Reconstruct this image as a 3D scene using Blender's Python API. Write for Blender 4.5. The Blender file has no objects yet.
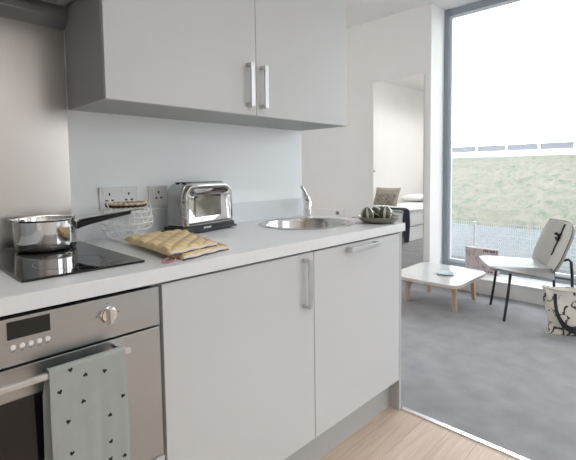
import bpy, bmesh, math, random
from mathutils import Vector, Matrix
random.seed(7)
scene = bpy.context.scene
COL = scene.collection
PI = math.pi

# ------------------------------------------------------------------ materials
def mat(name, color, rough=.5, metal=0., spec=.5, noise=None, bump=None, coat=0., alpha=None, aniso=0., stretch=(1,1,1), rvar=0.):
    m = bpy.data.materials.new(name); m.use_nodes = True
    nt = m.node_tree; b = nt.nodes['Principled BSDF']
    b.inputs['Base Color'].default_value = (*color, 1)
    b.inputs['Roughness'].default_value = rough
    b.inputs['Metallic'].default_value = metal
    b.inputs['Specular IOR Level'].default_value = spec
    b.inputs['Coat Weight'].default_value = coat
    if aniso: b.inputs['Anisotropic'].default_value = aniso
    tc = nt.nodes.new('ShaderNodeTexCoord'); mp = nt.nodes.new('ShaderNodeMapping')
    mp.inputs['Scale'].default_value = stretch
    nt.links.new(tc.outputs['Object'], mp.inputs['Vector'])
    def nz(scale, detail=4):
        n = nt.nodes.new('ShaderNodeTexNoise'); n.inputs['Scale'].default_value = scale
        n.inputs['Detail'].default_value = detail
        nt.links.new(mp.outputs['Vector'], n.inputs['Vector']); return n
    if noise:                                   # (scale, amount)
        n = nz(noise[0]); r = nt.nodes.new('ShaderNodeMapRange')
        r.inputs['From Min'].default_value = .3; r.inputs['From Max'].default_value = .7
        r.inputs['To Min'].default_value = 1-noise[1]; r.inputs['To Max'].default_value = 1+noise[1]
        nt.links.new(n.outputs['Fac'], r.inputs['Value'])
        v = nt.nodes.new('ShaderNodeVectorMath'); v.operation = 'SCALE'
        v.inputs[0].default_value = color; nt.links.new(r.outputs['Result'], v.inputs['Scale'])
        nt.links.new(v.outputs['Vector'], b.inputs['Base Color'])
        if rvar:
            r2 = nt.nodes.new('ShaderNodeMapRange'); r2.inputs['From Min'].default_value = .3; r2.inputs['From Max'].default_value = .7
            r2.inputs['To Min'].default_value = rough-rvar; r2.inputs['To Max'].default_value = rough+rvar
            nt.links.new(n.outputs['Fac'], r2.inputs['Value']); nt.links.new(r2.outputs['Result'], b.inputs['Roughness'])
    if bump:                                    # (scale, strength, distance)
        n = nz(bump[0], 6); bp = nt.nodes.new('ShaderNodeBump')
        bp.inputs['Strength'].default_value = bump[1]; bp.inputs['Distance'].default_value = bump[2]
        nt.links.new(n.outputs['Fac'], bp.inputs['Height']); nt.links.new(bp.outputs['Normal'], b.inputs['Normal'])
    return m

def blotch(name, base, ink, scale=14, lo=.56, hi=.6, rough=.85, detail=6, second=None):
    """cloth or paper printed with irregular motifs"""
    m = mat(name, base, rough); nt = m.node_tree; b = nt.nodes['Principled BSDF']
    tc = nt.nodes.new('ShaderNodeTexCoord'); n = nt.nodes.new('ShaderNodeTexNoise')
    n.inputs['Scale'].default_value = scale; n.inputs['Detail'].default_value = detail
    n.inputs['Distortion'].default_value = 1.4
    nt.links.new(tc.outputs['Object'], n.inputs['Vector'])
    cr = nt.nodes.new('ShaderNodeValToRGB')
    e = cr.color_ramp.elements
    e[0].position = lo; e[0].color = (*base, 1); e[1].position = hi; e[1].color = (*ink, 1)
    if second:
        x = e.new(.40); x.color = (*base, 1); y = e.new(.36); y.color = (*second, 1)
    nt.links.new(n.outputs['Fac'], cr.inputs['Fac']); nt.links.new(cr.outputs['Color'], b.inputs['Base Color'])
    return m

def wood_floor():
    m = mat('oak_laminate', (.5,.4,.32), .45); nt = m.node_tree; b = nt.nodes['Principled BSDF']
    tc = nt.nodes.new('ShaderNodeTexCoord')
    br = nt.nodes.new('ShaderNodeTexBrick'); br.inputs['Scale'].default_value = 1
    br.inputs['Brick Width'].default_value = 1.25; br.inputs['Row Height'].default_value = .125
    br.inputs['Mortar Size'].default_value = .0012; br.inputs['Mortar Smooth'].default_value = .3
    br.inputs['Color1'].default_value = (.56,.44,.345,1); br.inputs['Color2'].default_value = (.63,.51,.41,1)
    br.inputs['Mortar'].default_value = (.3,.22,.16,1)
    nt.links.new(tc.outputs['Object'], br.inputs['Vector'])
    mp = nt.nodes.new('ShaderNodeMapping'); mp.inputs['Scale'].default_value = (2,26,2)
    n = nt.nodes.new('ShaderNodeTexNoise'); n.inputs['Scale'].default_value = 2.2; n.inputs['Detail'].default_value = 8
    n.inputs['Distortion'].default_value = .6
    nt.links.new(tc.outputs['Object'], mp.inputs['Vector']); nt.links.new(mp.outputs['Vector'], n.inputs['Vector'])
    r = nt.nodes.new('ShaderNodeMapRange'); r.inputs['From Min'].default_value = .3; r.inputs['From Max'].default_value = .7
    r.inputs['To Min'].default_value = .86; r.inputs['To Max'].default_value = 1.1
    nt.links.new(n.outputs['Fac'], r.inputs['Value'])
    v = nt.nodes.new('ShaderNodeVectorMath'); v.operation = 'SCALE'
    nt.links.new(br.outputs['Color'], v.inputs[0]); nt.links.new(r.outputs['Result'], v.inputs['Scale'])
    nt.links.new(v.outputs['Vector'], b.inputs['Base Color'])
    return m

def glass_mat(name, tint=(1,1,1), rough=0.):
    m = bpy.data.materials.new(name); m.use_nodes = True; nt = m.node_tree
    for n in list(nt.nodes): nt.nodes.remove(n)
    o = nt.nodes.new('ShaderNodeOutputMaterial'); t = nt.nodes.new('ShaderNodeBsdfTransparent')
    t.inputs['Color'].default_value = (*tint, 1)
    g = nt.nodes.new('ShaderNodeBsdfGlossy'); g.inputs['Roughness'].default_value = rough
    lw = nt.nodes.new('ShaderNodeLayerWeight'); lw.inputs['Blend'].default_value = .5
    pw = nt.nodes.new('ShaderNodeMath'); pw.operation = 'POWER'; pw.inputs[1].default_value = 5
    nt.links.new(lw.outputs['Facing'], pw.inputs[0])
    fr = nt.nodes.new('ShaderNodeMath'); fr.operation = 'MULTIPLY_ADD'; fr.inputs[1].default_value = .9; fr.inputs[2].default_value = .04
    nt.links.new(pw.outputs[0], fr.inputs[0])
    mx = nt.nodes.new('ShaderNodeMixShader')
    nt.links.new(fr.outputs[0], mx.inputs['Fac']); nt.links.new(t.outputs[0], mx.inputs[1]); nt.links.new(g.outputs[0], mx.inputs[2])
    nt.links.new(mx.outputs[0], o.inputs['Surface'])
    return m

def emit_mat(name, color, s):
    m = mat(name, color); b = m.node_tree.nodes['Principled BSDF']
    b.inputs['Emission Color'].default_value = (*color, 1); b.inputs['Emission Strength'].default_value = s
    return m

M = dict(
 wall = mat('white_wall_paint', (.80,.79,.775), .85, noise=(3,.012), bump=(180,.05,.001)),
 ceil = mat('ceiling_paint', (.82,.80,.79), .9),
 splash = mat('pale_laminate_upstand', (.74,.775,.80), .4),
 worktop = mat('white_laminate_worktop', (.77,.785,.80), .33, noise=(60,.012)),
 cab = mat('grey_satin_door', (.585,.595,.605), .38, noise=(2,.01)),
 upper = mat('grey_satin_wall_door', (.55,.555,.555), .38, noise=(2,.01)),
 carcass = mat('grey_carcass', (.40,.41,.41), .5),
 plinth = mat('grey_plinth', (.43,.44,.43), .5),
 endp = mat('grey_end_panel', (.48,.48,.475), .5),
 dark = mat('dark_gap', (.03,.03,.03), .7),
 steel = mat('brushed_steel', (.58,.565,.55), .17, 1.),
 ovensteel = mat('oven_steel', (.445,.455,.46), .33, 1., noise=(5,.02), stretch=(1,1,70), rvar=.02),
 bsteel = mat('splash_steel', (.60,.575,.55), .27, 1.),
 chrome = mat('polished_chrome', (.80,.79,.78), .06, 1.),
 satin = mat('satin_metal', (.66,.66,.66), .32, 1.),
 hoodsteel = mat('hood_steel', (.42,.42,.42), .35, 1.),
 black = mat('black_plastic', (.018,.019,.022), .35),
 hob = mat('black_ceramic_glass', (.006,.006,.007), .04, spec=.6),
 hobline = mat('hob_print', (.12,.12,.12), .3),
 ovenglass = mat('dark_oven_glass', (.012,.011,.011), .08),
 disp = mat('display_glass', (.01,.012,.012), .15),
 white = mat('white_plastic', (.82,.82,.80), .35),
 button = mat('white_button', (.85,.85,.85), .3),
 towel = mat('grey_tea_towel', (.36,.385,.37), .95, noise=(40,.03), bump=(700,.3,.0008)),
 heart = mat('black_heart_print', (.012,.012,.014), .9),
 mustard = mat('mustard_quilt', (.74,.58,.34), .9, noise=(60,.10), bump=(400,.3,.001)),
 mittedge = mat('cream_binding', (.72,.66,.58), .9),
 mittdark = mat('brown_stripe_binding', (.10,.07,.07), .9),
 red = mat('red_pink_loop', (.60,.22,.24), .8),
 wire = mat('white_wire', (.90,.90,.89), .4),
 bead = mat('brown_woven_rim', (.05,.028,.015), .8, noise=(90,.6)),
 creamrim = mat('cream_woven_rim', (.60,.50,.38), .8, noise=(90,.4)),
 oak = mat('pale_wood_leg', (.50,.37,.27), .55, noise=(3,.12), stretch=(8,8,1)),
 tabletop = mat('white_gloss_tabletop', (.58,.575,.575), .14),
 tedge = mat('pale_wood_edge', (.66,.54,.44), .5),
 felt = mat('stone_grey_upholstery', (.36,.345,.305), .55, noise=(3,.03), bump=(300,.1,.001)),
 seatcov = mat('seat_upholstery', (.27,.27,.265), .28, noise=(3,.03)),
 piping = mat('dark_piping', (.10,.10,.10), .7),
 blackmetal = mat('black_powder_steel', (.012,.012,.014), .4),
 canvas = blotch('printed_canvas', (.66,.62,.56), (.05,.05,.05), 15, .545, .575),
 cushion = blotch('printed_cushion', (.52,.48,.41), (.22,.18,.15), 26, .52, .60),
 cushion2 = mat('beige_cushion', (.58,.54,.44), .9),
 printbox = blotch('printed_box', (.50,.44,.45), (.30,.22,.23), 22, .56, .64, second=(.56,.51,.51)),
 duvet = mat('white_cotton', (.80,.80,.80), .9, bump=(5,.3,.02)),
 throw = mat('navy_wool', (.02,.024,.035), .95),
 frame = mat('grey_window_frame', (.27,.31,.35), .4),
 glass = glass_mat('window_glass', (.97,.975,.975)),
 clear = mat('pale_blue_glaze', (.62,.68,.72), .08),
 sill = mat('white_sill', (.80,.80,.80), .3),
 carpet = mat('grey_carpet', (.29,.292,.300), .95, noise=(7,.12), bump=(260,.6,.004)),
 wood = wood_floor(),
 strip = mat('aluminium_strip', (.85,.86,.88), .25, 1.),
 mirror = mat('mirror_silver', (.90,.90,.89), .01, 1.),
 mirroredge = mat('mirror_edge', (.45,.48,.48), .3),
 socket = mat('socket_plastic', (.74,.75,.75), .35),
 hole = mat('socket_hole', (.02,.02,.02), .8),
 dish = mat('pewter_dish', (.30,.28,.25), .35, .8, noise=(20,.2)),
 gourd = None, leafdark = mat('dark_olive', (.07,.075,.045), .6),
 paving = mat('pale_paving', (.13,.145,.15), .9, noise=(2,.08)),
 grass = blotch('rough_grass', (.125,.135,.10), (.175,.160,.130), 5., .42, .60, detail=9, second=(.095,.115,.085)),
 concrete = mat('pale_concrete', (.62,.62,.61), .9),
 rail = mat('blue_grey_rail', (.17,.175,.20), .6),
 heater = mat('white_enamel', (.80,.78,.77), .4),
 addedglow = emit_mat('added_lamp_glow', (1.,.93,.84), 6.),
)
def gourd_mat():
    m = mat('striped_gourd', (.6,.6,.55), .25, .2); nt = m.node_tree; b = nt.nodes['Principled BSDF']
    tc = nt.nodes.new('ShaderNodeTexCoord'); s = nt.nodes.new('ShaderNodeSeparateXYZ')
    nt.links.new(tc.outputs['Object'], s.inputs[0])
    at = nt.nodes.new('ShaderNodeMath'); at.operation = 'ARCTAN2'
    nt.links.new(s.outputs['X'], at.inputs[0]); nt.links.new(s.outputs['Z'], at.inputs[1])
    mu = nt.nodes.new('ShaderNodeMath'); mu.operation = 'MULTIPLY'; mu.inputs[1].default_value = 6
    nt.links.new(at.outputs[0], mu.inputs[0])
    sn = nt.nodes.new('ShaderNodeMath'); sn.operation = 'SINE'; nt.links.new(mu.outputs[0], sn.inputs[0])
    cr = nt.nodes.new('ShaderNodeValToRGB'); e = cr.color_ramp.elements
    e[0].position = .45; e[0].color = (.10,.11,.07,1); e[1].position = .6; e[1].color = (.62,.60,.54,1)
    nt.links.new(sn.outputs[0], cr.inputs['Fac']); nt.links.new(cr.outputs['Color'], b.inputs['Base Color'])
    return m
M['gourd'] = gourd_mat()

# ------------------------------------------------------------------ mesh helpers
def nb(): return bmesh.new()
def box(bm, x0, x1, y0, y1, z0, z1, mi=0):
    vs = [bm.verts.new(p) for p in ((x0,y0,z0),(x1,y0,z0),(x1,y1,z0),(x0,y1,z0),(x0,y0,z1),(x1,y0,z1),(x1,y1,z1),(x0,y1,z1))]
    for f in ((0,3,2,1),(4,5,6,7),(0,1,5,4),(1,2,6,5),(2,3,7,6),(3,0,4,7)):
        bm.faces.new([vs[i] for i in f]).material_index = mi
    return vs
def bbox(x0,x1,y0,y1,z0,z1,mi=0):
    b = nb(); box(b,x0,x1,y0,y1,z0,z1,mi); return b
def prism(bm, pts, a, b, axis='z', mi=0):
    """closed outline pts (2-D) swept from a to b along an axis"""
    def P(p, h):
        return {'z':(p[0],p[1],h),'y':(p[0],h,p[1]),'x':(h,p[0],p[1])}[axis]
    lo = [bm.verts.new(P(p,a)) for p in pts]; hi = [bm.verts.new(P(p,b)) for p in pts]
    n = len(pts); fs = [bm.faces.new(lo), bm.faces.new(hi)]
    for i in range(n): fs.append(bm.faces.new((lo[i],lo[(i+1)%n],hi[(i+1)%n],hi[i])))
    for f in fs: f.material_index = mi
    return fs
def rrect(x0,x1,y0,y1,r,n=6):
    o = []
    for cx,cy,a in ((x1-r,y0+r,-PI/2),(x1-r,y1-r,0),(x0+r,y1-r,PI/2),(x0+r,y0+r,PI)):
        for i in range(n+1):
            t = a+PI/2*i/n; o.append((cx+r*math.cos(t), cy+r*math.sin(t)))
    return o
def lathe(bm, prof, c=(0,0,0), n=40, mi=0, closed=False):
    rings = []
    for r,z in prof:
        if r < 1e-6: rings.append([bm.verts.new((c[0],c[1],c[2]+z))])
        else: rings.append([bm.verts.new((c[0]+r*math.cos(2*PI*i/n), c[1]+r*math.sin(2*PI*i/n), c[2]+z)) for i in range(n)])
    pairs = list(zip(rings, rings[1:])) + ([(rings[-1], rings[0])] if closed else [])
    for A,B in pairs:
        for i in range(n):
            j = (i+1)%n
            q = [A[i%len(A)], A[j%len(A)], B[j%len(B)], B[i%len(B)]]
            q2 = []
            for v in q:
                if v not in q2: q2.append(v)
            if len(q2) > 2:
                bm.faces.new(q2).material_index = mi
def tube(bm, path, r, n=8, closed=False, mi=0, taper=None):
    P = [Vector(p) for p in path]; N = len(P); rings = []; up = None
    for i,p in enumerate(P):
        if closed: t = (P[(i+1)%N]-P[i-1]).normalized()
        else: t = (P[min(i+1,N-1)]-P[max(i-1,0)]).normalized()
        if up is None: up = Vector((0,0,1)) if abs(t.z)<.9 else Vector((1,0,0))
        s = t.cross(up).normalized(); up = s.cross(t).normalized()
        rr = r if taper is None else r+(taper-r)*i/(N-1)
        rings.append([bm.verts.new(p+rr*(math.cos(2*PI*k/n)*s+math.sin(2*PI*k/n)*up)) for k in range(n)])
    for a in range(N if closed else N-1):
        A,B = rings[a], rings[(a+1)%N]
        for k in range(n):
            bm.faces.new((A[k],A[(k+1)%n],B[(k+1)%n],B[k])).material_index = mi
    if not closed:
        bm.faces.new(rings[0]).material_index = mi; bm.faces.new(rings[-1]).material_index = mi
def shell(bm, f, us, vs, th, mi=0):
    """thick sheet over f(u,v)->Vector, th = thickness"""
    nu,nv = len(us),len(vs)
    P = [[Vector(f(u,v)) for v in vs] for u in us]
    def nrm(i,j):
        a = P[min(i+1,nu-1)][j]-P[max(i-1,0)][j]; b = P[i][min(j+1,nv-1)]-P[i][max(j-1,0)]
        return a.cross(b).normalized()
    T = [[bm.verts.new(P[i][j]+nrm(i,j)*th/2) for j in range(nv)] for i in range(nu)]
    B = [[bm.verts.new(P[i][j]-nrm(i,j)*th/2) for j in range(nv)] for i in range(nu)]
    for i in range(nu-1):
        for j in range(nv-1):
            bm.faces.new((T[i][j],T[i+1][j],T[i+1][j+1],T[i][j+1])).material_index = mi
            bm.faces.new((B[i][j],B[i][j+1],B[i+1][j+1],B[i+1][j])).material_index = mi
    for i in range(nu-1):
        bm.faces.new((T[i][0],B[i][0],B[i+1][0],T[i+1][0])); bm.faces.new((T[i][-1],T[i+1][-1],B[i+1][-1],B[i][-1]))
    for j in range(nv-1):
        bm.faces.new((T[0][j],T[0][j+1],B[0][j+1],B[0][j])); bm.faces.new((T[-1][j],B[-1][j],B[-1][j+1],T[-1][j+1]))
def lin(a,b,n): return [a+(b-a)*i/(n-1) for i in range(n)]

def obj(name, bm, m, parent=None, smooth=False, bev=0, seg=2, loc=None, rot=None, label=None, stuff=False):
    bmesh.ops.recalc_face_normals(bm, faces=bm.faces)
    me = bpy.data.meshes.new(name); bm.to_mesh(me); bm.free()
    for x in (m if isinstance(m,(list,tuple)) else [m]): me.materials.append(x)
    if smooth:
        for p in me.polygons: p.use_smooth = True
        try: me.set_sharp_from_angle(angle=math.radians(40))
        except Exception: pass
    o = bpy.data.objects.new(name, me); COL.objects.link(o)
    if parent: o.parent = parent
    if loc: o.location = loc
    if rot: o.rotation_euler = rot
    if bev:
        b = o.modifiers.new('bevel','BEVEL'); b.width = bev; b.segments = seg; b.limit_method = 'ANGLE'; b.harden_normals = False
    if label: o['label'] = label
    if stuff: o['kind'] = 'stuff'
    return o
def tag(o, label, cat, group=None):
    o['label'] = label; o['category'] = cat
    if group: o['group'] = group
    return o
def thing(name, label, cat, loc=(0,0,0), rz=0, group=None):
    o = bpy.data.objects.new(name, None); COL.objects.link(o); o.empty_display_size = .1
    o.location = loc; o.rotation_euler = (0,0,rz)
    return tag(o, label, cat, group)
def struct(name, bm, m, **k):
    o = obj(name, bm, m, **k); o['kind'] = 'structure'; return o
def copy_tree(o, parent=None):
    c = o.copy(); COL.objects.link(c)
    if parent: c.parent = parent
    for ch in list(o.children): copy_tree(ch, c)
    return c

# ------------------------------------------------------------------ room shell
CE = 2.785
XW, XF = 3.39, 3.67            # inner face of the window wall, face of the window frame
YR, YL = -1.75, .96            # the window opening
YK = .642                      # tiled/kitchen wall face
struct('floor', bbox(-2.2,1.214,-3.2,YK+.1,-.12,0), M['wood'])
b = nb(); box(b,1.236,XW,-3.2,YK+.1,-.12,.003); box(b,-2.2,XW,YK+.1,3.3,-.12,.003)
struct('floor', b, M['carpet'])
struct('trim_1', bbox(1.212,1.238,-3.2,-.002,-.02,.006), M['strip'], bev=.002)
struct('ceiling', bbox(-2.3,XF+.1,-3.3,3.4,CE,CE+.15), M['ceil'])
b = bbox(-2.3,-2.2,-3.3,3.4,-.12,CE)
struct('wall_left', b, M['wall'])
struct('wall_back', bbox(-2.2,XF+.1,3.3,3.4,-.12,CE), M['wall'])
b = nb(); box(b,-2.2,1.5,-3.3,-3.2,-.12,CE); box(b,3.1,XF+.1,-3.3,-3.2,-.12,CE); box(b,1.5,3.1,-3.3,-3.2,-.12,.3); box(b,1.5,3.1,-3.3,-3.2,2.6,CE)  # opening left for the window added behind the camera
struct('wall_front', b, M['wall'])
b = nb()
box(b,XW,XF+.1,YL,3.3,-.12,CE); box(b,XW,XF+.1,-3.2,YR,-.12,CE); box(b,XW,XF+.1,YR,YL,-.12,.125)
struct('wall_right', b, M['wall'])
struct('wall_kitchen', bbox(-2.2,1.208,YK,YK+.1,0,CE), mat('kitchen_wall_paint',(.86,.89,.905),.6))
# window: sill, frame, panes
struct('trim_2', bbox(XW-.012,XF,YR,YL,.125,.145), M['sill'], bev=.004)
wr = bpy.data.objects.new('window_1', None); COL.objects.link(wr); wr['kind'] = 'structure'; wr.location = (XF,0,.145)
def fr(x0,x1,y0,y1,z0,z1): box(b, x0-XF, x1-XF, y0, y1, z0-.145, z1-.145)
b = nb()
muls = [-.78]
fr(XF,XF+.07,YL-.05,YL,.145,CE); fr(XF,XF+.07,YR,YR+.05,.145,CE)
fr(XF,XF+.07,YR+.05,YL-.05,.145,.20); fr(XF,XF+.07,YR+.05,YL-.05,CE-.06,CE)
for y in muls: fr(XF,XF+.07,y-.03,y+.03,.20,CE-.06)
obj('window_frame', b, M['frame'], wr, bev=.004)
b = nb()
seg = [(YR+.05,muls[0]-.03),(muls[0]+.03,YL-.05)]
for a,c in seg:
    for (y0,y1,z0,z1) in ((a,a+.022,.20,CE-.06),(c-.022,c,.20,CE-.06),(a+.022,c-.022,.20,.225),(a+.022,c-.022,CE-.085,CE-.06)):
        fr(XF+.03,XF+.06,y0,y1,z0,z1)
obj('glazing_bead', b, mat('light_grey_bead',(.72,.75,.78),.4), wr)
for a,c in seg:
    b = nb(); fr(XF+.042,XF+.048,a+.022,c-.022,.225,CE-.085)
    obj('pane', b, M['glass'], wr)

def fill_window(name, origin, rz, w, h, n):
    r = bpy.data.objects.new(name, None); COL.objects.link(r); r['kind'] = 'structure'; r.location = origin; r.rotation_euler = (0,0,rz)
    b = nb(); box(b,0,w,-.03,.03,0,.05); box(b,0,w,-.03,.03,h-.05,h)
    for i in range(n+1):
        x = w*i/n; x0 = min(max(0,x-.025),w-.05); box(b,x0,x0+.05,-.03,.03,.05,h-.05)
    obj('window_frame', b, M['frame'], r, bev=.003)
    for i in range(n):
        obj('pane', bbox(w*i/n+.025,w*(i+1)/n-.025,-.003,.003,.05,h-.05), M['glass'], r)
    l = bpy.data.lights.new('portal','AREA'); l.shape = 'RECTANGLE'; l.size = w; l.size_y = h; l.cycles.is_portal = True
    q = bpy.data.objects.new('portal', l); COL.objects.link(q); q.parent = r; q.location = (w/2,-.07,h/2); q.rotation_euler = (-PI/2,0,0)
fill_window('added_window', (1.5,-3.25,.3), 0, 1.6, 2.3, 2)  # unseen window added behind the camera to light the kitchen fronts

# ------------------------------------------------------------------ outdoors
struct('ground', bbox(XF+.1,8.6,-14,16,-.3,-.02), M['paving'])
b = nb()
us = lin(8.3,12.3,40); vs = lin(-14,18,160)
random.seed(3)
G = [[b.verts.new((u+random.uniform(-.03,.03), v, -.1 + 1.62*min(1,max(0,(u-8.3)/3.8))**.8 + random.uniform(-.02,.02)*(0<i<37))) for v in vs] for i,u in enumerate(us)]
for i in range(39):
    for j in range(159): b.faces.new((G[i][j],G[i+1][j],G[i+1][j+1],G[i][j+1]))
o = obj('grass', b, M['grass'], smooth=True); o['kind'] = 'stuff'; tag(o, 'pale rough grass bank rising outside the window', 'grass')
struct('road_kerb', bbox(12.15,12.6,-14,18,1.2,1.64), M['concrete'])
rf = thing('roadside_fence', 'low blue-grey roadside fence with pale posts along the top of the grass bank', 'fence', (12.3,2.3,1.64))
posts = [3.98+.85*k for k in range(-7,8)]
for y in posts:
    obj('post', bbox(-.035,-.005,y-2.3-.03,y-2.3+.03,0,.26), M['concrete'], rf)
for y in posts[:-1]:
    obj('panel', bbox(0,.02,y-2.3+.03,y-2.3+.82,.05,.22), M['rail'], rf)
mf = thing('mesh_fence', 'low white wire mesh fence standing on the paving just outside the window', 'fence', (5.0,0,-.02))
b = nb()
for y in lin(-2.6,2.4,201): box(b,-.002,.002,y-.0025,y+.0025,0,.49)
for z in lin(.02,.49,12): box(b,-.004,.000,-2.6,2.4,z-.0025,z+.0025)
obj('wire_mesh', b, mat('galvanised_white',(.50,.52,.53),.5), mf)
for y in (-2.6,-1.35,-.1,1.15,2.4):
    obj('post', bbox(.004,.034,y-.015,y+.015,0,.495), M['concrete'], mf)

# ------------------------------------------------------------------ base units
def handle(name, parent, c, L, vert=True, y0=0):
    """flat bar on two posts; c = centre on the door face at y0, front towards -y"""
    b = nb(); w = .009
    if vert:
        box(b,c[0]-w,c[0]+w,y0-.034,y0-.026,c[1]-L/2,c[1]+L/2)
        for s in (-1,1): box(b,c[0]-w,c[0]+w,y0-.026,y0,c[1]+s*(L/2-.008)-.007,c[1]+s*(L/2-.008)+.007)
    else:
        box(b,c[0]-L/2,c[0]+L/2,y0-.034,y0-.026,c[1]-w,c[1]+w)
        for s in (-1,1): box(b,c[0]+s*(L/2-.008)-.007,c[0]+s*(L/2-.008)+.007,y0-.026,y0,c[1]-w,c[1]+w)
    return obj(name, b, M['satin'], parent, bev=.0015)
def base_carcass(b):
    box(b,0.0,.018,.02,.60,.15,.868); box(b,.582,.60,.02,.60,.15,.868)
    box(b,.018,.582,.02,.60,.15,.168); box(b,.018,.582,.582,.60,.168,.868)
cabA = thing('base_cabinet', 'grey base cabinet with one tall vertical bar handle, between the oven and the end unit', 'cabinet', (0,0,0))
b = nb(); base_carcass(b); obj('body', b, M['carcass'], cabA)
d = obj('door', bbox(.004,.5985,0,.018,.152,.862), M['cab'], cabA, bev=.0012)
handle('handle', d, (.548,.757), .18)
cabB = thing('base_cabinet', 'grey end base cabinet with one horizontal bar handle, under the dish', 'cabinet', (.6,0,0))
b = nb(); base_carcass(b); obj('body', b, M['carcass'], cabB)
d = obj('door', bbox(.0015,.5985,0,.018,.152,.862), M['cab'], cabB, bev=.0012)
handle('handle', d, (.294,.843), .212, False)
tag(obj('end_panel', bbox(1.2,1.218,0.0,YK,0,.87), M['endp'], bev=.001), 'grey upright end panel closing the run of base cabinets beside the carpet', 'cabinet panel')
tag(obj('plinth_board', bbox(-.602,1.2,.055,.073,0,.15), M['plinth']), 'grey recessed plinth board along the floor under the base cabinets', 'plinth')
# oven housing
cabO = thing('oven_cabinet', 'grey housing under the oven with a plain panel below it', 'cabinet', (-.6,0,0))
b = nb()
box(b,0,.018,.02,.60,.15,.868); box(b,.582,.60,.02,.60,.15,.868); box(b,.018,.582,.02,.60,.15,.168); box(b,.018,.582,.03,.60,.382,.398)
obj('body', b, M['carcass'], cabO)
obj('lower_panel', bbox(.003,.597,0,.018,.152,.397), M['cab'], cabO, bev=.001)
# tall unit added out of frame to shade the splashback and wall cabinet side
cabShade = thing('shade_cabinet', 'unseen tall grey cabinet added left of the oven to shade the splashback', 'cabinet', (-1.203,0,0))
obj('body', bbox(0,.60,.02,YK-.001,0,2.11), M['carcass'], cabShade)
for z0,z1,hz in ((.152,1.1,.95),(1.104,2.108,1.26)):
    d = obj('door', bbox(.002,.598,0,.018,z0,z1), M['cab'], cabShade, bev=.001); handle('handle', d, (.55,hz), .18)

# worktop with the sink and tap cut out
SC, SR = (.925,.345), .212
def plate_with_hole(bm, x0,x1,y0,y1,z0,z1,c,r,n=48):
    ring = [(c[0]+r*math.cos(2*PI*i/n), c[1]+r*math.sin(2*PI*i/n)) for i in range(n)]
    def edge(a):
        dx,dy = math.cos(a),math.sin(a); t = 1e9
        if dx>1e-9: t=min(t,(x1-c[0])/dx)
        if dx<-1e-9: t=min(t,(x0-c[0])/dx)
        if dy>1e-9: t=min(t,(y1-c[1])/dy)
        if dy<-1e-9: t=min(t,(y0-c[1])/dy)
        return (c[0]+t*dx,c[1]+t*dy)
    ang = [2*PI*i/n for i in range(n)]
    for cx,cy in ((x0,y0),(x1,y0),(x1,y1),(x0,y1)): ang.append(math.atan2(cy-c[1],cx-c[0])%(2*PI))
    ang = sorted(set(round(a,6) for a in ang)); m = len(ang)
    V = {}
    for k,a in enumerate(ang):
        e = edge(a); i = (c[0]+r*math.cos(a), c[1]+r*math.sin(a))
        V[k] = [bm.verts.new((*i,z1)),bm.verts.new((*e,z1)),bm.verts.new((*e,z0)),bm.verts.new((*i,z0))]
    for k in range(m):
        A,B = V[k],V[(k+1)%m]
        for q in range(4): bm.faces.new((A[q],A[(q+1)%4],B[(q+1)%4],B[q]))
b = nb()
plate_with_hole(b, -.602,1.236,-.010,YK-.001,.87,.908,SC,SR-.01)
wt = tag(obj('worktop', b, M['worktop'], bev=.002), 'long white laminate worktop running over the base cabinets and oven', 'worktop')
tag(obj('upstand', bbox(-.003,1.206,YK-.012,YK-.0005,.908,1.006), M['splash'], bev=.001), 'low pale upstand strip along the wall behind the worktop', 'upstand')
tag(obj('steel_splashback', bbox(-.60,-.006,YK-.006,YK-.0005,.908,1.664), M['bsteel']), 'brushed steel splashback on the wall behind the hob', 'splashback')

# ------------------------------------------------------------------ oven
ov = thing('built_in_oven', 'built-in stainless steel oven with display and knob, below the hob', 'oven', (-.6,0,.404))
b = nb(); box(b,.03,.57,.022,.50,.0,.440); obj('oven_body', b, M['dark'], ov)
cp = obj('control_panel', bbox(.003,.594,.0,.02,.355,.455), M['ovensteel'], ov, bev=.001)
obj('display', bbox(.262,.341,-.0015,.0005,.411,.448), M['disp'], cp)
for k in range(5):
    b = nb(); lathe(b, [(0,-.004),(.0042,-.004),(.0055,-.002),(.0055,.001),(0,.001)], n=20)
    o = obj('button', b, M['button'], cp, smooth=True, loc=(.271+k*.0158,-.0005,.394), rot=(PI/2,0,0)); o.rotation_euler = (-PI/2,0,0)
b = bbox(.003,.594,.0,.02,.355,.455)
for k in range(5): box(b,.271+k*.0158-.003,.271+k*.0158+.003,-.0004,.0005,.3835,.3848,1)
for a in (0,90,180,270):
    x,z = .463+.026*math.cos(math.radians(a)), .415+.026*math.sin(math.radians(a))
    box(b,x-.0013,x+.0013,-.0004,.0005,z-.0013,z+.0013,1)
old = cp.data; tmp = obj('panel_marks', b, [M['ovensteel'],M['dark']]); cp.data = tmp.data; bpy.data.objects.remove(tmp)
b = nb()
prof = [(0,0),(.019,0),(.019,.006),(.0165,.008),(.0165,.014),(0,.014)]
lathe(b, prof, n=36)
kn = obj('knob', b, M['chrome'], cp, smooth=True, loc=(.463,0,.415), rot=(PI/2,0,0))
b = nb(); box(b,-.0045,.0045,-.0175,.0175,.014,.027)
obj('knob_grip', b, M['satin'], kn, bev=.0015)
dr = obj('oven_door', bbox(.003,.594,.0,.02,.0,.349), M['ovensteel'], ov, bev=.001)
obj('door_glass', bbox(.085,.455,-.002,.0005,-.0+.035,.281), M['ovenglass'], dr)
b = nb()
box(b,.105,.492,-.056,-.044,.326,.338)
for x in (.118,.479): box(b,x-.006,x+.006,-.044,.0,.326,.338)
obj('handle', b, M['satin'], dr, bev=.0015)

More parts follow.
